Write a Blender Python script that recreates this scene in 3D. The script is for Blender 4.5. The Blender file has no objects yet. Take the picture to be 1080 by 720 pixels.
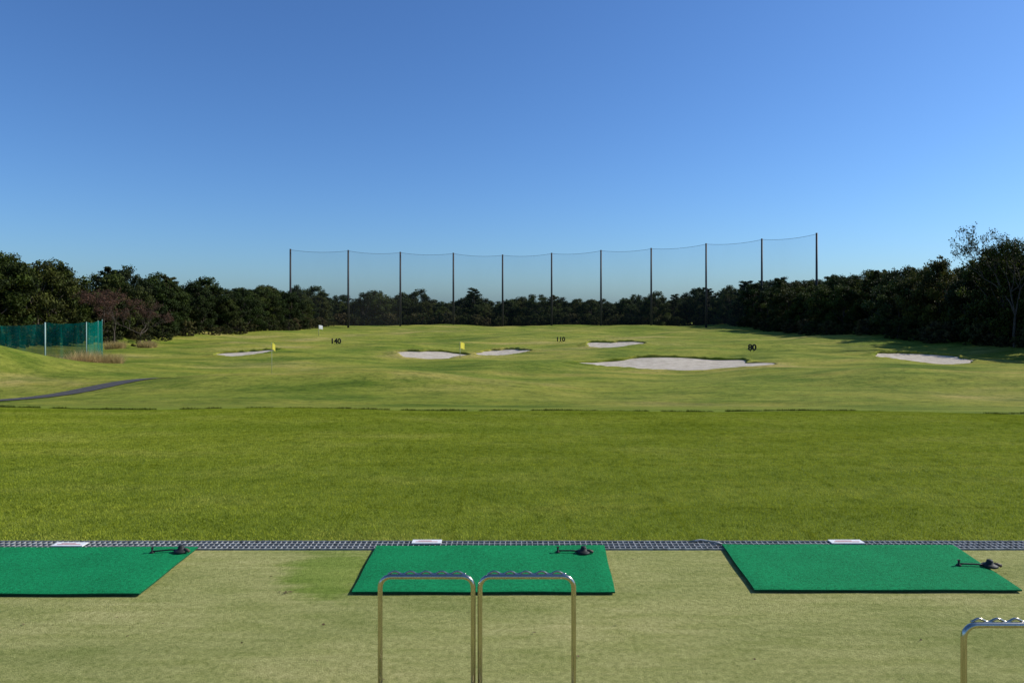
import bpy, math, random
import numpy as np
from mathutils import Vector, Matrix
random.seed(7); rng=np.random.default_rng(7)
scene=bpy.context.scene
col=scene.collection

# ------------------------------------------------------------ helpers
def mesh_obj(name, verts, faces, mat=None, parent=None, smooth=False):
    me=bpy.data.meshes.new(name)
    me.from_pydata([tuple(map(float,v)) for v in verts],[],[tuple(map(int,f)) for f in faces])
    me.update()
    if mat: me.materials.append(mat)
    if smooth: me.polygons.foreach_set("use_smooth",[True]*len(me.polygons))
    ob=bpy.data.objects.new(name,me); col.objects.link(ob)
    if parent: ob.parent=parent
    return ob
def empty(name,loc=(0,0,0)):
    e=bpy.data.objects.new(name,None); e.location=loc; col.objects.link(e); return e
class MB:
    def __init__(s): s.v=[]; s.f=[]
    def box(s,x0,x1,y0,y1,z0,z1):
        b=len(s.v)
        s.v+=[(x0,y0,z0),(x1,y0,z0),(x1,y1,z0),(x0,y1,z0),(x0,y0,z1),(x1,y0,z1),(x1,y1,z1),(x0,y1,z1)]
        s.f+=[(b,b+3,b+2,b+1),(b+4,b+5,b+6,b+7),(b,b+1,b+5,b+4),(b+1,b+2,b+6,b+5),(b+2,b+3,b+7,b+6),(b+3,b,b+4,b+7)]
    def tube(s,pts,rads,n=8,cap=True):
        pts=[Vector(p) for p in pts]
        if not hasattr(rads,'__len__'): rads=[rads]*len(pts)
        b=len(s.v); up=None
        for i,p in enumerate(pts):
            if i==0: t=pts[1]-p
            elif i==len(pts)-1: t=p-pts[i-1]
            else: t=pts[i+1]-pts[i-1]
            t.normalize()
            if up is None:
                a=Vector((0,0,1)) if abs(t.z)<.9 else Vector((1,0,0))
                up=(a-t*a.dot(t)).normalized()
            else: up=(up-t*up.dot(t)).normalized()
            w=t.cross(up)
            for k in range(n):
                an=2*math.pi*k/n
                s.v.append(tuple(p+(up*math.cos(an)+w*math.sin(an))*rads[i]))
        for i in range(len(pts)-1):
            for k in range(n):
                k2=(k+1)%n
                s.f.append((b+i*n+k,b+i*n+k2,b+(i+1)*n+k2,b+(i+1)*n+k))
        if cap:
            s.f.append(tuple(b+k for k in range(n))[::-1]); s.f.append(tuple(b+(len(pts)-1)*n+k for k in range(n)))
    def revolve(s,cx,cy,prof,n=24):
        b=len(s.v)
        for r,z in prof:
            for k in range(n):
                a=2*math.pi*k/n; s.v.append((cx+r*math.cos(a),cy+r*math.sin(a),z))
        for i in range(len(prof)-1):
            for k in range(n):
                k2=(k+1)%n; s.f.append((b+i*n+k,b+i*n+k2,b+(i+1)*n+k2,b+(i+1)*n+k))
        s.f.append(tuple(b+(len(prof)-1)*n+k for k in range(n)))
    def obj(s,name,mat,parent=None,smooth=False): return mesh_obj(name,s.v,s.f,mat,parent,smooth)

def newmat(name):
    m=bpy.data.materials.new(name); m.use_nodes=True
    nt=m.node_tree; nt.nodes.clear()
    out=nt.nodes.new('ShaderNodeOutputMaterial')
    return m,nt,out
def N(nt,t,**kw):
    n=nt.nodes.new(t)
    for k,v in kw.items():
        if k in n.inputs: n.inputs[k].default_value=v
        else: setattr(n,k,v)
    return n
def noise(nt,vec,scale,detail=3,rough=.55):
    n=nt.nodes.new('ShaderNodeTexNoise'); n.inputs['Scale'].default_value=scale
    n.inputs['Detail'].default_value=detail; n.inputs['Roughness'].default_value=rough
    if vec is not None: nt.links.new(vec,n.inputs['Vector'])
    return n.outputs['Fac']
def ramp(nt,fac,stops):
    r=nt.nodes.new('ShaderNodeValToRGB'); nt.links.new(fac,r.inputs['Fac'])
    e=r.color_ramp.elements
    while len(e)<len(stops): e.new(.5)
    for i,(p,c) in enumerate(stops):
        e[i].position=p; e[i].color=(c[0],c[1],c[2],1) if hasattr(c,'__len__') else (c,c,c,1)
    return r.outputs['Color']
def mix(nt,a,b,fac,mode='MIX'):
    m=nt.nodes.new('ShaderNodeMix'); m.data_type='RGBA'; m.blend_type=mode
    for s,i in ((fac,0),(a,6),(b,7)):
        if hasattr(s,'is_output'): nt.links.new(s,m.inputs[i])
        elif i==0: m.inputs[0].default_value=s
        else: m.inputs[i].default_value=(s[0],s[1],s[2],1)
    return m.outputs[2]
def coords(nt,scale=(1,1,1)):
    g=nt.nodes.new('ShaderNodeNewGeometry'); mp=nt.nodes.new('ShaderNodeMapping')
    mp.inputs['Scale'].default_value=scale; nt.links.new(g.outputs['Position'],mp.inputs['Vector'])
    return mp.outputs['Vector']
def pbsdf(nt,out,color,rough=.9,bump=None,bdist=.01,metal=0,spec=.3):
    p=nt.nodes.new('ShaderNodeBsdfPrincipled'); p.inputs['Roughness'].default_value=rough
    p.inputs['Metallic'].default_value=metal; p.inputs['Specular IOR Level'].default_value=spec
    if hasattr(color,'is_output'): nt.links.new(color,p.inputs['Base Color'])
    else: p.inputs['Base Color'].default_value=(*color,1)
    if bump is not None:
        b=nt.nodes.new('ShaderNodeBump'); b.inputs['Distance'].default_value=bdist
        b.inputs['Strength'].default_value=1
        nt.links.new(bump,b.inputs['Height']); nt.links.new(b.outputs['Normal'],p.inputs['Normal'])
    nt.links.new(p.outputs['BSDF'],out.inputs['Surface']); return p
def simple(name,color,rough=.6,metal=0,var=.25,scale=30,spec=.3):
    m,nt,out=newmat(name); f=noise(nt,coords(nt),scale,4)
    c=ramp(nt,f,[(.3,[x*(1-var) for x in color]),(.7,[min(1,x*(1+var)) for x in color])])
    pbsdf(nt,out,c,rough,metal=metal,spec=spec); return m

# ------------------------------------------------------------ terrain height
PD=[-60,5.5,9,15,30,38,45,60,73,100,130,180,200,230,300,3000]
PZ=[0,0,-.13,-.487,-2.68,-3.12,-3.31,-3.73,-3.84,-4.31,-4.56,-4.72,-5.0,-6.5,-9,-22]
gx=np.arange(-60,3000,.1); gz=np.interp(gx,PD,PZ)
def box(a,n): 
    k=np.ones(n)/n; return np.convolve(np.pad(a,n,mode='edge'),k,'same')[n:-n]
g1=box(gz,11); g2=box(box(gz,90),60)
w=np.clip((gx-20)/18,0,1); w=w*w*(3-2*w)
gzs=g1*(1-w)+g2*w
gzs[gx<5.2]=0
# bunkers: X, D, halfwidth, halfdepth, tilt, seed
BK=[(-28.6,74,2.9,2.2,.10,1),(-9.0,76,3.9,2.6,.20,2),(-1.05,84,2.9,2.3,.18,3),(13.7,92,3.5,2.4,.26,4),
    (15.4,63,8.6,4.0,.14,5),(42.3,70,5.3,3.1,.15,6)]
def sstep(t): t=np.clip(t,0,1); return t*t*(3-2*t)
def T(x,y):
    x=np.asarray(x,float); y=np.asarray(y,float)
    z=np.interp(y+0.035*x*sstep((y-9)/5)*(1-sstep((y-18)/15))+.12*np.sin(x*.55+1)*sstep((y-10)/4)*(1-sstep((y-18)/10)),gx,gzs)
    f=sstep((y-24)/20)*(1-sstep((y-260)/200))
    z=z+f*(.18*np.sin(x*.13+y*.05+1)+.14*np.sin(x*.21-y*.11+2)+.09*np.sin(x*.37+y*.23)+.06*np.sin(x*.6-y*.31+.5))
    z=z+sstep((y-8)/6)*(1-sstep((y-24)/10))*.02*np.sin(x*.9+y*.4)
    z=z+3.2*np.exp(-((x+42)/9)**2-((y-48)/7)**2)
    z=z+.6*np.exp(-((x+12)/16)**2-((y-42)/4)**2)
    z=z+.5*np.exp(-((x-32)/14)**2-((y-46)/5)**2)
    z=z+.3*np.exp(-((x-2)/9)**2-((y-60)/4)**2)+.6*np.exp(-((x-32)/7)**2-((y-90)/4)**2)+.5*np.exp(-((x+18)/8)**2-((y-92)/5)**2)
    z=z+.8*np.exp(-((x-48)/12)**2-((y-100)/16)**2)+1.4*sstep((np.abs(x)-50)/18)*sstep((y-60)/20)*(1-sstep((y-260)/60))
    for (bx,by,a,b,A,s) in BK:
        u=(x-bx)/a; t=(y-by)/b; r=np.sqrt(u*u+t*t)
        fo=1-sstep((r-1.15)/1.2)
        z=z+A*np.clip(t,-1.2,1.2)*fo-.12*(1-np.clip(r,0,1)**2)
    return z
def t1(x,y): return float(T(x,y))

# ------------------------------------------------------------ materials: ground
def grass_mat():
    m,nt,out=newmat('mown_grass')
    c=coords(nt)
    sep=nt.nodes.new('ShaderNodeSeparateXYZ'); nt.links.new(c,sep.inputs[0])
    mr=nt.nodes.new('ShaderNodeMapRange'); mr.inputs[1].default_value=17; mr.inputs[2].default_value=30
    nt.links.new(sep.outputs['Y'],mr.inputs[0])
    big=noise(nt,coords(nt,(.05,.09,.05)),1,5,.62)
    mid=noise(nt,coords(nt,(.35,.6,.35)),1,5,.65)
    m2=noise(nt,coords(nt,(.12,.2,.12)),1,6,.7)
    strp=noise(nt,coords(nt,(.012,.30,.012)),1,3,.6)
    fine=noise(nt,c,9,6,.7)
    cl=noise(nt,c,2.2,6,.75)
    vf=noise(nt,c,70,3,.7)
    near=ramp(nt,mid,[(.3,(.14,.185,.018)),(.55,(.19,.235,.026)),(.75,(.25,.28,.042))])
    far=ramp(nt,big,[(.30,(.17,.205,.022)),(.43,(.235,.26,.036)),(.55,(.31,.295,.054)),(.66,(.40,.325,.11))])
    far2=mix(nt,far,ramp(nt,mid,[(.3,(.52,.60,.46)),(.55,(1,1,1)),(.8,(1.0,.95,.9))]),.8,'MULTIPLY')
    far2=mix(nt,far2,ramp(nt,m2,[(.38,(.44,.60,.36)),(.52,(1,1,1)),(.66,(1,.95,.92))]),.85,'MULTIPLY')
    far2=mix(nt,far2,ramp(nt,strp,[(.38,(.74,.82,.66)),(.5,(1,1,1)),(.64,(1,.94,.88))]),.9,'MULTIPLY')
    far2=mix(nt,far2,ramp(nt,cl,[(.38,(.40,.48,.35)),(.52,(1,1,1))]),.7,'MULTIPLY')
    base=mix(nt,near,far2,mr.outputs[0])
    base=mix(nt,base,ramp(nt,fine,[(.3,(.55,.6,.5)),(.7,(1.0,1.0,1.0))]),.75,'MULTIPLY')
    base=mix(nt,base,ramp(nt,vf,[(.3,(.6,.62,.55)),(.7,(1.0,1.0,1.0))]),.6,'MULTIPLY')
    base=mix(nt,base,(1.40,1.38,1.35),1,'MULTIPLY')
    ad=nt.nodes.new('ShaderNodeMath'); ad.operation='ADD'; nt.links.new(fine,ad.inputs[0]); nt.links.new(vf,ad.inputs[1])
    pbsdf(nt,out,base,1,ad.outputs[0],.03,spec=.1); return m
M_grass=grass_mat()

def build_ground():
    ys=np.concatenate([np.arange(-60,-8,8),np.arange(-8,5.6,1),np.arange(5.6,32,.35),np.arange(32,120,.6),np.arange(120,240,1.2),240*np.exp(np.linspace(0.02,2.4,50))])
    xs=np.concatenate([-90*np.exp(np.linspace(3.2,.03,40)),np.arange(-90,90.1,.75),90*np.exp(np.linspace(.03,3.2,40))])
    X,Y=np.meshgrid(xs,ys); Z=T(X,Y); Z=np.where(Y<5.55,-.06,Z)
    v=np.stack([X.ravel(),Y.ravel(),Z.ravel()],1); nx=len(xs); ny=len(ys)
    i=np.arange(ny-1)[:,None]*nx+np.arange(nx-1)[None,:]
    f=np.stack([i,i+1,i+1+nx,i+nx],-1).reshape(-1,4)
    me=bpy.data.meshes.new('ground'); me.vertices.add(len(v)); me.vertices.foreach_set('co',v.ravel())
    me.loops.add(f.size); me.loops.foreach_set('vertex_index',f.ravel())
    me.polygons.add(len(f)); me.polygons.foreach_set('loop_start',np.arange(len(f))*4); me.polygons.foreach_set('loop_total',np.full(len(f),4))
    me.polygons.foreach_set('use_smooth',np.ones(len(f),bool))
    me.update(calc_edges=True); me.materials.append(M_grass)
    ob=bpy.data.objects.new('ground',me); col.objects.link(ob)
build_ground()

# tee ground (worn turf)
m,nt,out=newmat('worn_tee_turf')
c=coords(nt)
a=noise(nt,coords(nt,(.5,1.6,1)),1.2,5,.6); b=noise(nt,c,28,5,.75); d=noise(nt,c,160,3,.8); e=noise(nt,coords(nt,(1,5,1)),2.2,4,.6)
base=ramp(nt,a,[(.3,(.25,.255,.085)),(.5,(.335,.315,.120)),(.7,(.41,.36,.155))])
base=mix(nt,base,ramp(nt,e,[(.32,(.72,.80,.60)),(.6,(1,1,1))]),.7,'MULTIPLY')
base=mix(nt,base,ramp(nt,b,[(.32,(.44,.50,.36)),(.64,(1,1,1))]),.85,'MULTIPLY')
base=mix(nt,base,ramp(nt,d,[(.34,(.34,.38,.28)),(.62,(1.0,1.0,1.0))]),.9,'MULTIPLY')
# greener patch beside the middle mat
vp=nt.nodes.new('ShaderNodeVectorMath'); vp.operation='SUBTRACT'; g_=nt.nodes.new('ShaderNodeNewGeometry'); nt.links.new(g_.outputs['Position'],vp.inputs[0]); vp.inputs[1].default_value=(-1.25,4.9,0)
vs=nt.nodes.new('ShaderNodeVectorMath'); vs.operation='MULTIPLY'; vs.inputs[1].default_value=(2.4,2.0,0); nt.links.new(vp.outputs[0],vs.inputs[0])
vl=nt.nodes.new('ShaderNodeVectorMath'); vl.operation='LENGTH'; nt.links.new(vs.outputs[0],vl.inputs[0])
va=nt.nodes.new('ShaderNodeMath'); va.operation='MULTIPLY_ADD'; nt.links.new(e,va.inputs[0]); va.inputs[1].default_value=1.2; nt.links.new(vl.outputs['Value'],va.inputs[2])
q_=N(nt,'ShaderNodeMapRange',**{'From Min':1.2,'From Max':1.7}); nt.links.new(va.outputs[0],q_.inputs[0])
base=mix(nt,base,mix(nt,(.60,.78,.42),(1,1,1),q_.outputs[0]),1,'MULTIPLY')
base=mix(nt,base,(1.74,1.74,1.74),1,'MULTIPLY')
ad=nt.nodes.new('ShaderNodeMath'); ad.operation='ADD'; nt.links.new(b,ad.inputs[0]); nt.links.new(d,ad.inputs[1])
pbsdf(nt,out,base,1,ad.outputs[0],.010,spec=.1); M_tee=m
tb=MB(); tb.box(-14,14,-4,5.33,-.05,0); tb.obj('tee_ground',M_tee)

# ------------------------------------------------------------ grass blades on near lawn
def blade_mat(name,c0,c1,c2):
    m,nt,out=newmat(name)
    f=noise(nt,coords(nt,(.5,1.2,.5)),1,5,.65); f2=noise(nt,coords(nt),60,2); f3=noise(nt,coords(nt),7,5,.75); f4=noise(nt,coords(nt,(.03,.35,.03)),1,3,.6)
    cc=ramp(nt,f,[(.3,c0),(.5,c1),(.72,c2)])
    cc=mix(nt,cc,ramp(nt,f2,[(.3,(.45,.5,.38)),(.62,(1.0,1.0,1.0))]),.85,'MULTIPLY')
    cc=mix(nt,cc,ramp(nt,f3,[(.36,(.36,.44,.30)),(.54,(1.0,1.0,1.0))]),.8,'MULTIPLY')
    cc=mix(nt,cc,ramp(nt,f4,[(.38,(.74,.82,.70)),(.6,(1.0,1.0,1.0))]),.85,'MULTIPLY')
    dn=N(nt,'ShaderNodeBsdfDiffuse'); tn=N(nt,'ShaderNodeBsdfTranslucent'); ms=N(nt,'ShaderNodeMixShader'); ms.inputs[0].default_value=.35
    nt.links.new(cc,dn.inputs[0]); nt.links.new(cc,tn.inputs[0]); nt.links.new(dn.outputs[0],ms.inputs[1]); nt.links.new(tn.outputs[0],ms.inputs[2])
    nt.links.new(ms.outputs[0],out.inputs[0]); return m
M_blade=blade_mat('grass_blade',(.40,.43,.04),(.51,.53,.062),(.66,.61,.125))
def patch_mesh(name,n,size,h,wd,mat,sy=None):
    v=np.zeros((n,3,3)); p=(rng.random((n,2))-.5)*np.array([size,sy or size])
    an=rng.random(n)*2*np.pi; hh=h*(.5+rng.random(n)*.8); lean=(rng.random((n,2))-.5)*h*1.5
    w2=wd*(.7+.6*rng.random(n))
    dx=np.cos(an)*w2/2; dy=np.sin(an)*w2/2
    v[:,0,0]=p[:,0]-dx; v[:,0,1]=p[:,1]-dy; v[:,1,0]=p[:,0]+dx; v[:,1,1]=p[:,1]+dy
    v[:,0,2]=v[:,1,2]=-.004; v[:,2,:2]=p+lean; v[:,2,2]=hh
    me=bpy.data.meshes.new(name); me.vertices.add(n*3); me.vertices.foreach_set('co',v.ravel())
    me.loops.add(n*3); me.loops.foreach_set('vertex_index',np.arange(n*3)); me.polygons.add(n)
    me.polygons.foreach_set('loop_start',np.arange(n)*3); me.polygons.foreach_set('loop_total',np.full(n,3)); me.update(calc_edges=True)
    me.materials.append(mat); return me
pm=[patch_mesh('lawn_patch',6500,1.04,.020,.006,M_blade) for _ in range(4)]
lawn=empty('lawn_grass')
for yy in range(11):
    hw=int((6.0+yy)*.82)+2
    for xx in range(-hw,hw+1):
        x=xx+.0; y=6.06+yy
        o=bpy.data.objects.new('grass_patch',random.choice(pm)); col.objects.link(o); o.parent=lawn
        zx=(t1(x+.4,y)-t1(x-.4,y))/.8; zy=(t1(x,y+.4)-t1(x,y-.4))/.8
        o.matrix_local=Matrix.Translation((x,y,t1(x,y)))@Vector((0,0,1)).rotation_difference(Vector((-zx,-zy,1)).normalized()).to_matrix().to_4x4()@Matrix.Rotation(random.randrange(4)*math.pi/2,4,'Z')
# dark-coloured grass tufts stand in for the shaded step along the terrace lip
M_fr=blade_mat('shade_dark_grass',(.05,.07,.012),(.07,.085,.015),(.11,.11,.03))
fe=empty('painted_shade_fringe')
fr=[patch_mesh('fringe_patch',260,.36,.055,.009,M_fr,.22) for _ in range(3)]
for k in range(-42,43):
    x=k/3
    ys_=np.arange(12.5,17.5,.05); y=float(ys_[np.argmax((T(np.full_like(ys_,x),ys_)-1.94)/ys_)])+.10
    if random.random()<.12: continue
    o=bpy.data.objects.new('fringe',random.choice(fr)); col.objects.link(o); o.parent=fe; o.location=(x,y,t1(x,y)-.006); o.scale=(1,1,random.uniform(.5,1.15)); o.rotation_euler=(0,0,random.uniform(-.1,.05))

# ------------------------------------------------------------ drain grating
M_galv=simple('galvanised_steel',(.30,.30,.28),.55,.0,.5,25,.4)
M_dark=simple('dark_channel',(.015,.015,.013),.9)
g=MB()
for y in (5.345,5.40,5.455,5.515): g.box(-9,9,y-.004,y+.004,-.02,.010)
x=-9
while x<9:
    g.box(x,x+.007,5.3495,5.5105,-.018,.007); x+=.043
dg=g.obj('drain_grating',M_galv)
g=MB(); g.box(-9,9,5.334,5.548,-.055,-.045); g.obj('channel',M_dark,dg)

# ------------------------------------------------------------ hitting mats
m,nt,out=newmat('mat_turf'); c=coords(nt)
f=noise(nt,c,230,2,.8); f2=noise(nt,c,3,4); f3=noise(nt,c,38,4,.7)
cc=ramp(nt,f,[(.3,(.0,.11,.034)),(.5,(.004,.27,.085)),(.7,(.018,.42,.15))])
cc=mix(nt,cc,ramp(nt,f2,[(.3,(.72,.76,.74)),(.7,(1,1,1))]),.8,'MULTIPLY')
cc=mix(nt,cc,ramp(nt,f3,[(.3,(.5,.55,.5)),(.6,(1,1,1))]),.85,'MULTIPLY')
pbsdf(nt,out,cc,.95,f,.006,spec=.15); M_mat=m
M_rub=simple('black_rubber',(.02,.022,.02),.6)
M_edge=simple('mat_edge',(.003,.07,.025),.9)
def mat_obj(c):
    n=40; v=[];f=[]
    for j in range(n+1):
        for i in range(n+1):
            s=i/n;t=j/n
            x=(c[3][0]*(1-s)+c[2][0]*s)*(1-t)+(c[0][0]*(1-s)+c[1][0]*s)*t
            y=(c[3][1]*(1-s)+c[2][1]*s)*(1-t)+(c[0][1]*(1-s)+c[1][1]*s)*t
            z=.028+.0015*math.sin(x*7+y*3)
            if i in(0,n) or j in (0,n): z-=.006; y+=.002*math.sin(x*9); x+=.002*math.sin(y*11)
            v.append((x,y,z))
    for j in range(n):
        for i in range(n):
            a=j*(n+1)+i; f.append((a,a+1,a+n+2,a+n+1))
    par=mesh_obj('golf_hitting_mat',v,f,M_mat,smooth=True)
    rim=[j for j in range(n+1)]+[(j)*(n+1)+n for j in range(1,n+1)]+[n*(n+1)+i for i in range(n-1,-1,-1)]+[j*(n+1) for j in range(n-1,0,-1)]
    vv=[v[k] for k in rim]; L=len(vv); vv=vv+[(p[0],p[1],.012) for p in vv]
    mesh_obj('edge',vv,[(i,i+L,(i+1)%L+L,(i+1)%L) for i in range(L)],M_edge,par)
    return par
mat_obj([(-1.067,5.375),(.726,5.385),(.684,4.52),(-1.061,4.52)])
mat_obj([(1.661,5.405),(3.481,5.39),(3.40,4.55),(1.618,4.55)])
mat_obj([(-4.26,5.335),(-2.46,5.35),(-2.45,4.49),(-4.25,4.49)])

# rubber tee devices
M_brown=simple('brown_rubber',(.09,.06,.045),.6)
def tee(x,y,x2,y2):
    z=.030
    b=MB(); b.revolve(x,y,[(.050,z),(.054,z+.004),(.052,z+.012),(.040,z+.018),(.026,z+.022),(.021,z+.040),(.018,z+.048),(.008,z+.050)])
    o=b.obj('rubber_tee_holder',M_rub,smooth=True)
    a=MB(); a.tube([(x-.03,y,z+.012),(x-.08,y+.004,z+.014),(x2+.03,y2,z+.012),(x2,y2,z+.010)],.006,8); a.obj('arm',M_rub,o,True)
    a=MB(); a.revolve(x2,y2,[(.018,z),(.018,z+.006),(.008,z+.010),(.006,z+.030),(.011,z+.038),(.011,z+.040),(.008,z+.036)],16); a.obj('tee_cup',M_rub,o,True)
    a=MB(); a.tube([(x+.02,y,z+.018),(x+.045,y-.01,z+.020),(x+.07,y-.02,z+.010)],[.009,.011,.012],8); a.obj('plug',M_brown,o,True)
tee(.545,5.20,.35,5.21); tee(3.45,4.93,3.24,4.95); tee(-2.53,5.22,-2.74,5.20)

# plates lying on the grate
M_white=simple('white_plastic',(.78,.77,.74),.5,0,.08)
M_red=simple('faded_red_print',(.6,.28,.26),.6,0,.3,90)
for (x0,x1,y) in ((-.80,-.565,5.475),(2.55,2.81,5.475),(-3.63,-3.385,5.415)):
    b=MB(); b.box(x0,x1,y-.040,y+.040,.012,.020); o=b.obj('tee_marker_plate',M_white)
    b=MB(); b.box(x0+.03,x1-.03,y-.016,y-.006,.0215,.0225); b.box(x0+.05,x1-.08,y+.008,y+.015,.0215,.0225); b.obj('print',M_red,o)
b=MB(); b.tube([(1.42,5.47,.018),(1.52,5.50,.022),(1.62,5.46,.020),(1.67,5.43,.015)],.008,8); b.obj('hose',M_galv,smooth=True)
M_leafdry=simple('dry_leaf',(.12,.075,.035),.9)
b=MB()
for k in range(70):
    if k<16: x,y=-1.51+random.gauss(0,.03),4.55+random.gauss(0,.012)
    else: x,y=random.uniform(-4,4),random.uniform(3.4,5.3)
    s=random.uniform(.004,.012); an=random.random()*6.28
    q=[(x+s*math.cos(an+t),y+s*math.sin(an+t)*.7,.004+random.random()*.008) for t in (0,1.3,3.1,4.4)]
    n0=len(b.v); b.v+=q; b.f.append((n0,n0+1,n0+2,n0+3))
b.obj('dry_leaves',M_leafdry)

# ------------------------------------------------------------ golf bag racks
m,nt,out=newmat('brushed_stainless'); f=noise(nt,coords(nt,(60,60,4)),3,3)
p=pbsdf(nt,out,ramp(nt,f,[(.3,(.48,.42,.32)),(.7,(.66,.58,.46))]),.22,metal=1); M_steel=m
def arch_pts(x0,x1,y,z,r=.05):
    P=[(x0,y,0.012)]; P.append((x0,y,z*.5))
    for k in range(7):
        a=math.pi-k*math.pi/12; P.append((x0+r+r*math.cos(a),y,z-r+r*math.sin(a)))
    P.append(((x0+x1)/2,y,z))
    for k in range(7):
        a=math.pi/2-k*math.pi/12; P.append((x1-r+r*math.cos(a),y,z-r+r*math.sin(a)))
    P+= [(x1,y,z*.5),(x1,y,.012)]
    return P
def rack(x0,x1,y,z=.664):
    b=MB(); b.tube(arch_pts(x0,x1,y,z-.011),.0115,12)
    o=b.obj('golf_bag_rack',M_steel,smooth=True)
    w=MB(); n=64; pts=[]
    for i in range(n+1):
        s=i/n; pts.append((x0+.035+(x1-x0-.07)*s, y+.010, z+.003+.0065*math.sin(s*2*math.pi*5-1.2)))
    w.tube(pts,.005,8); w.obj('club_rest',M_steel,o,True)
    l=MB()
    for x in (x0,x1): l.tube([(x,y,.012),(x,y-.30,.012)],.011,10); 
    l.tube([(x0,y-.30,.012),(x1,y-.30,.012)],.011,10)
    l.tube([(x0,y,.13),(x1,y,.13)],.008,10)
    l.obj('base_frame',M_steel,o,True)
rack(-.618,-.182,3.2); rack(-.150,.289,3.2); rack(1.80,2.236,2.72)

# ------------------------------------------------------------ bunkers
m,nt,out=newmat('bunker_sand'); c=coords(nt); f=noise(nt,c,1.3,5,.6); f2=noise(nt,c,12,4)
cc=ramp(nt,f,[(.3,(.46,.39,.29)),(.55,(.61,.535,.42)),(.75,(.70,.62,.50))])
cc=mix(nt,cc,ramp(nt,f2,[(.3,(.7,.68,.65)),(.6,(1,1,1))]),.6,'MULTIPLY')
pbsdf(nt,out,cc,1,f2,.12,spec=.1); M_sand=m
for (bx,by,a,bb,A,s) in BK:
    r0=random.Random(s); ph=[r0.random()*6.28 for _ in range(4)]
    def R(th): return 1+.12*math.sin(2*th+ph[0])+.12*math.sin(3*th+ph[1])+.07*math.sin(5*th+ph[2])+.03*math.sin(11*th+ph[3])
    nt_,nr=96,14; v=[(bx,by,t1(bx,by)+.05)];f=[]
    for i in range(1,nr+1):
        for k in range(nt_):
            th=2*math.pi*k/nt_; r=i/nr*R(th); x=bx+a*r*math.cos(th); y=by+bb*r*math.sin(th)
            v.append((x,y,t1(x,y)+.05))
    for k in range(nt_): f.append((0,1+k,1+(k+1)%nt_))
    for i in range(nr-1):
        for k in range(nt_):
            p=1+i*nt_; f.append((p+k,p+nt_+k,p+nt_+(k+1)%nt_,p+(k+1)%nt_))
    o=mesh_obj('sand_bunker',v,f,M_sand,smooth=True)
    v=[];f=[]
    prof=[(.0,.03),(-.05,.24),(.22,.30),(.8,.14),(1.6,-.05)]
    for k in range(nt_):
        th=2*math.pi*k/nt_; r=R(th)*.995; jit=.7+.6*r0.random()
        for (o_,h_) in prof:
            x=bx+(a*r+o_)*math.cos(th); y=by+(bb*r+o_)*math.sin(th)
            v.append((x,y,t1(x,y)+h_*(jit if h_>.05 else 1)*(.6+.4*math.sin(th))))
    L=len(prof)
    for k in range(nt_):
        k2=(k+1)%nt_
        for i in range(L-1): f.append((k*L+i,k*L+i+1,k2*L+i+1,k2*L+i))
    mesh_obj('turf_lip',v,f,M_grass,o,True)

# ------------------------------------------------------------ cart path
M_asph=simple('asphalt',(.065,.06,.055),.95,0,.3,6)
pp=[(-60,20),(-42,26),(-32,30.5),(-27,33),(-24.8,37),(-23.6,41),(-22.5,45),(-22.2,47)]
P=[]
for i in range(len(pp)-1):
    for k in range(12):
        s=k/12; P.append((pp[i][0]*(1-s)+pp[i+1][0]*s,pp[i][1]*(1-s)+pp[i+1][1]*s))
P=np.array(P)
for _ in range(6): P[1:-1]=(P[:-2]+P[1:-1]*2+P[2:])/4
v=[];f=[]; W=7
for i in range(len(P)):
    t=P[min(i+1,len(P)-1)]-P[max(i-1,0)]; t/=np.linalg.norm(t); n_=np.array([-t[1],t[0]])
    for j in range(W):
        q=P[i]+n_*(j/(W-1)-.5)*2.2*min(1,.15+(len(P)-1-i)/14); v.append((q[0],q[1],t1(*q)+.035))
for i in range(len(P)-1):
    for j in range(W-1): a=i*W+j; f.append((a,a+1,a+W+1,a+W))
mesh_obj('cart_path',v,f,M_asph,smooth=True)

# ------------------------------------------------------------ flags
def cloth_mat(name,cc):
    m,nt,out=newmat(name); f=noise(nt,coords(nt),6,3)
    c_=ramp(nt,f,[(.3,[q*.9 for q in cc]),(.7,cc)])
    dn=N(nt,'ShaderNodeBsdfDiffuse'); tn=N(nt,'ShaderNodeBsdfTranslucent'); ms=N(nt,'ShaderNodeMixShader'); ms.inputs[0].default_value=.5
    nt.links.new(c_,dn.inputs[0]); nt.links.new(c_,tn.inputs[0]); nt.links.new(dn.outputs[0],ms.inputs[1]); nt.links.new(tn.outputs[0],ms.inputs[2]); nt.links.new(ms.outputs[0],out.inputs[0]); return m
M_pole=simple('pale_pole',(.40,.42,.25),.5); M_yel=cloth_mat('yellow_flag',(.95,.82,.12)); M_wf=cloth_mat('white_flag',(.85,.85,.83))
def flag(x,y,h,mf,r=.012,fw=.45,fh=.3):
    z=t1(x,y); b=MB(); b.tube([(x,y,z-.1),(x,y,z+h)],r,8); o=b.obj('golf_flag',M_pole,smooth=True)
    v=[];f=[]
    for i in range(9):
        for j in range(4):
            s=i/8; v.append((x+.01+fw*s*.75,y-fw*s*.6+.05*math.sin(s*6),z+h-.02-fh*j/3-.12*s*s))
    for i in range(8):
        for j in range(3): a=i*4+j; f.append((a,a+1,a+5,a+4))
    mesh_obj('cloth',v,f,mf,o,True)
flag(-15.2,43.2,1.95,M_yel,.014,.42,.42); flag(-5.4,71,1.7,M_yel,.035,.65,.65); flag(-36.8,130,2.1,M_wf,.05,1.3,.7)

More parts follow.
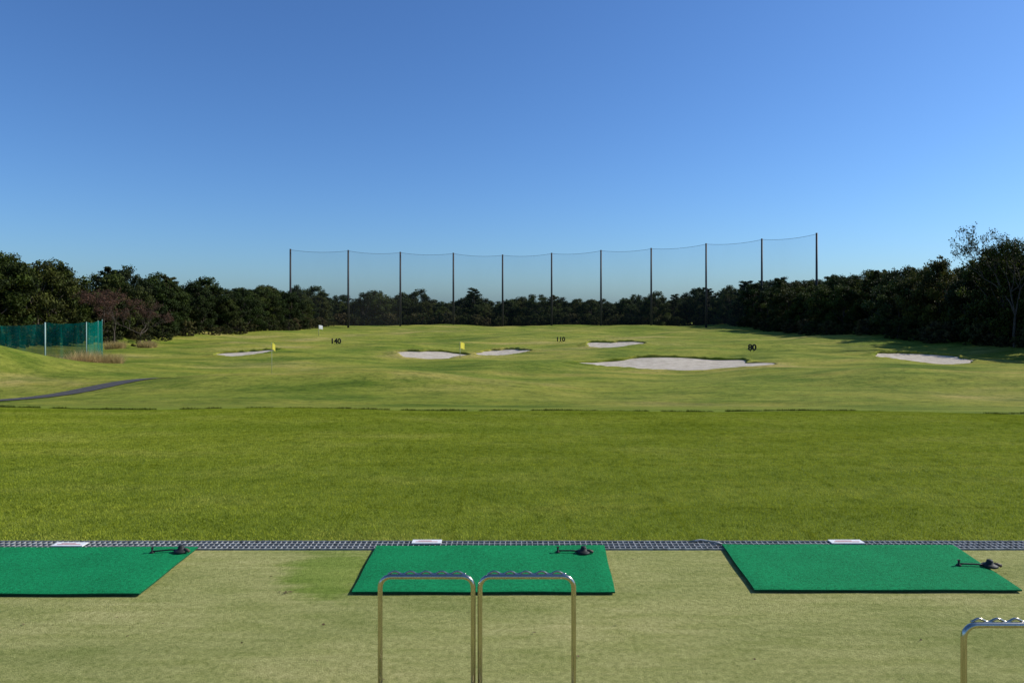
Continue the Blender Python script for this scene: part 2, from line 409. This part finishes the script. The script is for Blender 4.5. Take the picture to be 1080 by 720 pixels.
# ------------------------------------------------------------ yardage numerals
M_num=simple('black_board',(.02,.02,.018),.7)
def numerals(t,x,y,h):
    cu=bpy.data.curves.new('yardage_sign','FONT'); cu.body=t; cu.size=h*1.4; cu.extrude=.06; cu.offset=.035; cu.align_x='CENTER'
    o=bpy.data.objects.new('tmp',cu); col.objects.link(o)
    bpy.context.view_layer.update()
    me=bpy.data.meshes.new_from_object(o); bpy.data.objects.remove(o)
    me.materials.clear(); me.materials.append(M_num)
    ob=bpy.data.objects.new('yardage_sign',me); col.objects.link(ob)
    ob.location=(x,y,t1(x,y)+.2); ob.rotation_euler=(math.radians(90),0,0)
    b=MB()
    for dx in (-.3,.3): b.box(dx*h-.03,dx*h+.03,-.4,.02,-.06,.0)
    b.obj('feet',M_num,ob)
numerals('80',29.2,83,.72); numerals('110',7.4,104,.66); numerals('140',-25.3,98,.72)

# ------------------------------------------------------------ tall net
M_pl=simple('steel_pole_dark',(.045,.04,.038),.6)
PL=[(-56.9,175,15.3),(-43.25,180,15.4),(-30.8,188,15.5),(-16.6,193,15.6),(-2.7,196,15.3),(11.4,196,15.8),(25.2,193,16.4),(38.2,187,16.5),(50.7,178,17.0),(61.6,168,17.3),(70.2,157,17.6)]
m,nt,out=newmat('net_mesh')
tr=N(nt,'ShaderNodeBsdfTransparent'); df=N(nt,'ShaderNodeBsdfDiffuse'); df.inputs[0].default_value=(.13,.13,.12,1)
ms=N(nt,'ShaderNodeMixShader'); f=noise(nt,coords(nt,(.12,.12,.05)),1,4)
mr=N(nt,'ShaderNodeMapRange'); mr.inputs[3].default_value=.06; mr.inputs[4].default_value=.14; nt.links.new(f,mr.inputs[0]); nt.links.new(mr.outputs[0],ms.inputs[0])
nt.links.new(tr.outputs[0],ms.inputs[1]); nt.links.new(df.outputs[0],ms.inputs[2]); nt.links.new(ms.outputs[0],out.inputs[0]); M_net=m
fence=empty('safety_net_fence',(0,190,-5))
b=MB(); cb=MB(); v=[];f=[]
for i,(x,y,z) in enumerate(PL):
    g0=t1(x,y)-.5
    b.tube([(x,y+.3,g0),(x,y+.3,z+.15)],[.30,.22],10)
for i in range(len(PL)-1):
    A=Vector(PL[i]);B=Vector(PL[i+1]); pts=[]
    for k in range(13):
        s=k/12; p=A.lerp(B,s); p.z-=.5*4*s*(1-s)+.1; pts.append(p)
    cb.tube(pts,.035,6)
    for p in pts:
        v.append(tuple(p)); v.append((p.x,p.y,t1(p.x,p.y)))
    o0=i*26
    for k in range(12): a=o0+k*2; f.append((a,a+1,a+3,a+2))
for o in (b.obj('poles',M_pl,None,True),cb.obj('top_cable',M_pl,None,True),mesh_obj('netting',v,f,M_net)):
    o.parent=fence; o.matrix_parent_inverse=Matrix.Translation((0,-190,5))

# teal practice net at left
m,nt,out=newmat('teal_net')
tr=N(nt,'ShaderNodeBsdfTransparent'); df=N(nt,'ShaderNodeBsdfDiffuse'); tl=N(nt,'ShaderNodeBsdfTranslucent')
f=noise(nt,coords(nt,(2.5,2.5,.25)),1,3)
cc=ramp(nt,f,[(.3,(.0,.10,.075)),(.7,(.006,.22,.165))]); nt.links.new(cc,df.inputs[0]); nt.links.new(cc,tl.inputs[0])
m1=N(nt,'ShaderNodeMixShader'); m1.inputs[0].default_value=.4; nt.links.new(df.outputs[0],m1.inputs[1]); nt.links.new(tl.outputs[0],m1.inputs[2])
m2=N(nt,'ShaderNodeMixShader'); mr=N(nt,'ShaderNodeMapRange'); mr.inputs[3].default_value=.4; mr.inputs[4].default_value=.85; nt.links.new(f,mr.inputs[0]); nt.links.new(mr.outputs[0],m2.inputs[0])
nt.links.new(tr.outputs[0],m2.inputs[1]); nt.links.new(m1.outputs[0],m2.inputs[2]); nt.links.new(m2.outputs[0],out.inputs[0]); M_teal=m
pf=[(-66,60),(-59,59.5),(-53,59.5),(-47,59.5),(-41,60),(-38.0,61),(-40.0,66),(-42.0,70)]
v=[];f=[];b=MB()
for i in range(len(pf)-1):
    for k in range(9):
        s=k/8; x=pf[i][0]*(1-s)+pf[i+1][0]*s; y=pf[i][1]*(1-s)+pf[i+1][1]*s
        zt=-.02-.16*4*s*(1-s)+(.15 if i>=4 else 0); v.append((x,y+.08*math.sin(k*2.1+i),zt)); v.append((x,y+.15*math.sin(k*1.7),t1(x,y)-.05))
    for k in range(8): a=i*18+k*2; f.append((a,a+1,a+3,a+2))
for i,(x,y) in enumerate(pf): b.tube([(x,y-.05,t1(x,y)-.3),(x,y-.05,.12)],.06 if i==4 else .035,8)
tf=mesh_obj('practice_net_fence',v,f,M_teal); b.obj('posts',simple('pale_green_post',(.30,.42,.36),.5),tf,True)

# ------------------------------------------------------------ trees
M_bark=simple('bark',(.07,.055,.042),.95,0,.4,3)
def leaf_mat(name,cols,tr=.22):
    m,nt,out=newmat(name)
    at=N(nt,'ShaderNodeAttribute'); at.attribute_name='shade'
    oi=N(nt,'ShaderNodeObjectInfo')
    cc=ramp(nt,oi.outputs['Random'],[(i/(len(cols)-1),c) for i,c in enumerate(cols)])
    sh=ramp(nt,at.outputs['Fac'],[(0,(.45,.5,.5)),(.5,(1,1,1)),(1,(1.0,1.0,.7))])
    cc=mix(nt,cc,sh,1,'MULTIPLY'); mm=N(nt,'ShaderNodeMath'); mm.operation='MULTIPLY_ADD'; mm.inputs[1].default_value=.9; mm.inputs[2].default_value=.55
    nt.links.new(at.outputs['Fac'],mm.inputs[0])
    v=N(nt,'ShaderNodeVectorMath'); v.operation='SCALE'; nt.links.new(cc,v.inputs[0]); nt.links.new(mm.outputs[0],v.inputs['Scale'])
    df=N(nt,'ShaderNodeBsdfPrincipled'); df.inputs['Roughness'].default_value=.65; df.inputs['Specular IOR Level'].default_value=.12
    tl=N(nt,'ShaderNodeBsdfTranslucent'); ms=N(nt,'ShaderNodeMixShader'); ms.inputs[0].default_value=tr
    nt.links.new(v.outputs[0],df.inputs['Base Color']); nt.links.new(v.outputs[0],tl.inputs[0])
    nt.links.new(df.outputs[0],ms.inputs[1]); nt.links.new(tl.outputs[0],ms.inputs[2]); nt.links.new(ms.outputs[0],out.inputs[0]); return m
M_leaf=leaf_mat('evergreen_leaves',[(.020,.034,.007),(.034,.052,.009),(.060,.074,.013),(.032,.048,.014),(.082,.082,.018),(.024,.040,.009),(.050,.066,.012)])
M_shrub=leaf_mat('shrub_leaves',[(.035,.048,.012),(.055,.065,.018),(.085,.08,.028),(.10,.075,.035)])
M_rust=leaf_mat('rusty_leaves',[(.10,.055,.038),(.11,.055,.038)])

def leaves_into(mesh_name,centers,radii,shade,per,size,mat,trunk=None,flat=1.0,seed=0):
    r=np.random.default_rng(seed); V=[];S=[]
    for c,ra,sh,n in zip(centers,radii,shade,per):
        d=r.normal(size=(n,3)); d/=np.linalg.norm(d,axis=1)[:,None]
        rr=(r.random(n)**.45)[:,None]*(1+.16*r.normal(size=(n,1)))
        p=np.array(c)+d*rr*np.array([ra,ra,ra*flat])
        nrm=d*.7+r.normal(size=(n,3))*.7+np.array([0,0,.35]); nrm/=np.linalg.norm(nrm,axis=1)[:,None]
        t=np.cross(nrm,r.normal(size=(n,3))); t/=np.linalg.norm(t,axis=1)[:,None]; b=np.cross(nrm,t)
        s=(size*(.6+.8*r.random(n)))[:,None]
        q=np.stack([p-t*s,p-b*s*.55,p+t*s,p+b*s*.55],1); V.append(q)
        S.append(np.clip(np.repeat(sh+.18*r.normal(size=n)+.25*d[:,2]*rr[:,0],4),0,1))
    V=np.concatenate(V).reshape(-1,3); S=np.concatenate(S); nq=len(V)//4
    tv=np.array(trunk.v) if trunk else np.zeros((0,3)); tfc=trunk.f if trunk else []
    allv=np.concatenate([V,tv]); faces_idx=list(np.arange(nq*4))
    ls=list(range(0,nq*4,4)); lt=[4]*nq; mi=[0]*nq; pos=nq*4
    for fc in tfc:
        faces_idx+= [nq*4+k for k in fc]; ls.append(pos); lt.append(len(fc)); pos+=len(fc); mi.append(1)
    me=bpy.data.meshes.new(mesh_name); me.vertices.add(len(allv)); me.vertices.foreach_set('co',allv.ravel())
    me.loops.add(pos); me.loops.foreach_set('vertex_index',np.array(faces_idx,dtype=np.int32)); me.polygons.add(len(ls))
    me.polygons.foreach_set('loop_start',ls); me.polygons.foreach_set('loop_total',lt)
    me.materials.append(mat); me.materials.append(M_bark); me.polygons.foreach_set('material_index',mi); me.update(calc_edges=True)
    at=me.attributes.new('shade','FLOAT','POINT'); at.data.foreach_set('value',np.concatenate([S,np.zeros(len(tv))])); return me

def broadleaf(seed,width=3.6,low=.12,nl=13000,size=.15,mat=None,tall=10,topw=1.0):
    r=random.Random(seed); tk=MB()
    lean=(r.uniform(-.9,.9),r.uniform(-.9,.9)); H=tall
    tp=[(lean[0]*s*s+.12*math.sin(5*s+seed),lean[1]*s*s,H*.78*s-.4) for s in [i/6 for i in range(7)]]
    tk.tube(tp,[.24*(1-.8*i/6) for i in range(7)],8)
    cs=[];rs=[];sh=[]
    nc=r.randint(46,58); sub=[(r.uniform(0,6.28),r.uniform(.8,1.15)) for _ in range(5)]
    for k in range(nc):
        u=((k+.5)/nc)
        z=H*(low+(1-low)*u**.85)*.93
        dome=math.sqrt(max(.02,1-max(0,(u-.45)/.57)**2))*(.82+.18*min(1,u/.3))
        an=k*2.4+r.uniform(-.5,.5)
        lob=1+.22*sum(math.cos(an-a_)*w_ for a_,w_ in sub[:3])/3*1.5
        rad=r.uniform(.6,1.25)
        d=max(0,width*dome*lob-rad*.7)*r.uniform(.45,1.08)
        zz=z+r.uniform(-.5,.5)-(.8 if d>width*.8 else 0)
        c=(lean[0]*u*u+d*math.cos(an),lean[1]*u*u+d*math.sin(an),max(rad*.5,zz))
        cs.append(c); rs.append(rad); sh.append(r.uniform(.1,.8))
        if k%3==0:
            b0=Vector(tp[min(5,max(1,int(u*5)))]); c_=Vector(c); md=b0.lerp(c_,.5)+Vector((0,0,-.2)); tk.tube([b0,md,c_],[.09,.055,.02],5)
    for _ in range(10):
        an=r.uniform(0,6.28); d=width*r.uniform(.2,.9); c=(lean[0]+d*math.cos(an),lean[1]+d*math.sin(an),H*(.99-.35*(d/width)**2)*r.uniform(.92,1.03))
        cs.append(c); rs.append(r.uniform(.25,.5)); sh.append(r.uniform(.3,.8))
    tot=sum(x**2 for x in rs); per=[int(nl*x*x/tot) for x in rs]
    return leaves_into('broadleaf_tree',cs,rs,sh,per,size,mat or M_leaf,tk,.78,seed)
def pine(seed,H=11):
    r=random.Random(seed); tk=MB(); lx=r.uniform(-1.2,1.2)
    tp=[(lx*s*s,.3*math.sin(4*s),H*.95*s-.4) for s in [i/6 for i in range(7)]]; tk.tube(tp,[.2*(1-.8*i/6) for i in range(7)],8)
    cs=[];rs=[];sh=[]
    for k in range(26):
        s=.35+.65*k/26; L=(1.12-s)*3.6*r.uniform(.5,1.15)+.5; an=k*2.4+r.uniform(-.4,.4)
        b0=Vector((lx*s*s,.3*math.sin(4*s),H*.93*s)); e=b0+Vector((L*math.cos(an),L*math.sin(an),.3)); tk.tube([b0,b0.lerp(e,.5),e],[.06,.04,.015],5)
        for q in (.55,1.0): cs.append(tuple(b0.lerp(e,q))); rs.append(r.uniform(.4,.8)); sh.append(r.uniform(.1,.6))
    return leaves_into('pine_tree',cs,rs,sh,[130]*len(cs),.15,M_leaf,tk,.5,seed)
def bare(seed,H,spread,depth=5,leafmat=None,leafn=6,trunk_r=.16):
    r=random.Random(seed); tk=MB(); ends=[]
    def grow(p,d,L,rad,k):
        q=p+d*L; mid=p.lerp(q,.5)+Vector((r.gauss(0,1),r.gauss(0,1),0))*L*.06
        tk.tube([p,mid,q],[rad,rad*.85,rad*.68],5 if k>1 else 8,False)
        if k>=2: ends.append(tuple(q))
        if k>=depth: return
        for _ in range(r.choice((2,3,3)) if k<depth-1 else 3):
            nd=(d+Vector((r.gauss(0,1),r.gauss(0,1),r.gauss(.25,.5)))*spread).normalized()
            grow(q,nd,L*r.uniform(.62,.85),max(.012,rad*.6),k+1)
    grow(Vector((0,0,-.3)),Vector((0,0,1)),H*.28,trunk_r,0)
    return leaves_into('bare_tree',ends,[.35]*len(ends),[.5]*len(ends),[leafn]*len(ends),.09,leafmat or M_leaf,tk,1,seed)

BT=[broadleaf(s,width=w_,low=l_) for s,w_,l_ in ((1,4.4,.06),(2,5.2,.06),(3,4.0,.10),(4,4.8,.12),(5,5.6,.06),(6,4.2,.05),(8,5.0,.1),(9,3.6,.05))]
PT=[pine(s) for s in (11,12,13)]
SH=[broadleaf(s,width=7.5,low=.0,nl=6000,size=.32,mat=M_shrub) for s in (21,22,23)]
BR=[bare(31,11,.55,6,M_rust,9),bare(32,11,.40,6,M_leaf,7),bare(33,10,.6,6,M_rust,6)]

tl=empty('tree_line'); ug=empty('undergrowth')
def put(par,me,x,y,h,base,wf=1,nm=None,sink=.2):
    o=bpy.data.objects.new(nm or me.name.split('.')[0],me); col.objects.link(o)
    if par: o.parent=par
    s=h/base; o.location=(x,y,t1(x,y)-sink); o.rotation_euler=(random.uniform(-.05,.05),random.uniform(-.05,.05),random.random()*6.28)
    o.scale=(s*wf,s*wf,s); return o
def edgeL(D): return float(np.interp(D,[40,75,118,155,200],[-68,-60.5,-56.5,-50,-52]))
def edgeR(D): return float(np.interp(D,[40,73,100,130,165,210],[59,59,56,55,57,60]))
def pick(p=.88): 
    return random.choice(BT) if random.random()<p else random.choice(PT)
D=52
while D<205:
    for row in range(4):
        hl=float(np.interp(D,[50,85,120,160,205],[9.6,10.0,10.0,8.6,8.8]))*random.uniform(.68,1.12)*(1 if row<2 else 1.03)
        me=pick(); put(tl,me,edgeL(D)-3.8-row*5+random.uniform(-1.8,1.8),D+random.uniform(-2.5,2.5),hl,10,random.uniform(.8,1.12))
        hr=float(np.interp(D,[50,80,105,130,170,205],[11.0,11.0,9.6,9.2,10.0,9.5]))*random.uniform(.66,1.14)*(1 if row<2 else 1.03)
        me=pick(); put(tl,me,edgeR(D)+3.8+row*5+random.uniform(-1.8,1.8),D+random.uniform(-2.5,2.5),hr,10,random.uniform(.8,1.12))
    for sgn in (0,1):
        for _ in range(2):
            x=(edgeL(D)+random.uniform(-2,1.2)) if sgn==0 else (edgeR(D)+random.uniform(-1.2,2))
            put(ug,random.choice(SH),x,D+random.uniform(-2,2),random.uniform(1.4,3.2),10,1.0)
    D+=4.8
X=-66
while X<72:
    for row in range(4):
        y=208+row*7+random.uniform(-2.5,2.5)-.0016*X*X*(1 if X>0 else 0)
        h=random.uniform(5.4,8.8)+(2.6 if (random.random()<.15) else 0)+row*.3
        put(tl,pick(.82),X+random.uniform(-2,2),y,h,10,random.uniform(.85,1.2))
    for _ in range(3): put(ug,random.choice(SH),X+random.uniform(-2,2),202+random.uniform(-1.5,2),random.uniform(2,4),10,1)
    X+=4.8
X=-110
while X<110:
    for row in range(2): put(tl,pick(1),X+random.uniform(-2,2),250+row*14,random.uniform(8.5,11),10,1.5)
    X+=8
for k in range(16):
    put(tl,pick(),66+random.uniform(0,20),108+k*5.5,random.uniform(9.0,11.5),10,1.1)
# individual trees
o=put(None,BR[1],58.2,79,15.5,11,.72,'tall_sparse_tree')
o=put(None,BR[1],60.0,83,14.0,11,.72,'tall_sparse_tree')
o=put(None,BR[0],-53.5,92,8.8,11,1.15,'bare_autumn_tree')
o=put(None,BR[2],-55.0,101,7.5,11,1.15,'bare_autumn_tree')
o=put(None,SH[0],-49.5,92,2.0,10,.9,'round_bush')

# dry pampas grass near the practice net
m=blade_mat('dry_reed',(.55,.36,.16),(.72,.50,.24),(.82,.60,.33))
reed=patch_mesh('dry_reeds_patch',1500,2.2,1.15,.04,m)
rp=empty('dry_reed_grass')
for (x,y,s) in ((-37.9,58.5,.9),(-36.6,59,1.0),(-35.3,60,.8),(-39.3,58,.7),(-47,88,.8),(-50,86,.9)):
    o=bpy.data.objects.new('reeds',reed); col.objects.link(o); o.parent=rp; o.location=(x,y,t1(x,y)-.03); o.scale=(s,s,s*random.uniform(.7,1.1)); o.rotation_euler=(0,0,random.random()*6)

# ------------------------------------------------------------ sky, sun, camera
EL=36; AZ=75
w=bpy.data.worlds.new('World'); scene.world=w; w.use_nodes=True; nt=w.node_tree
bg=nt.nodes['Background']; sk=nt.nodes.new('ShaderNodeTexSky'); sk.sky_type='NISHITA'; sk.sun_disc=False
sk.sun_elevation=math.radians(EL); sk.sun_rotation=math.radians(AZ); sk.air_density=1.0; sk.dust_density=.6; sk.ozone_density=2.0; sk.altitude=50
tc=mix(nt,sk.outputs[0],(.63,1.0,1.52),1,'MULTIPLY')
nt.links.new(tc,bg.inputs[0]); bg.inputs[1].default_value=.088
sd=Vector((math.sin(math.radians(AZ))*math.cos(math.radians(EL)),math.cos(math.radians(AZ))*math.cos(math.radians(EL)),math.sin(math.radians(EL))))
L=bpy.data.lights.new('sun','SUN'); L.energy=5.0; L.angle=math.radians(.5); L.color=(1,.96,.89)
so=bpy.data.objects.new('sun',L); col.objects.link(so); so.rotation_euler=sd.to_track_quat('Z','Y').to_euler(); so.location=(50,20,60)
cam=bpy.data.cameras.new('camera'); co=bpy.data.objects.new('camera',cam); col.objects.link(co); scene.camera=co
co.location=(0,0,1.94); co.rotation_euler=(math.radians(90),0,0); cam.lens=24; cam.sensor_width=36; cam.shift_y=-42/1080; cam.clip_end=8000; cam.clip_start=.05
scene.view_settings.view_transform='Standard'; scene.view_settings.look='None'; scene.view_settings.exposure=0
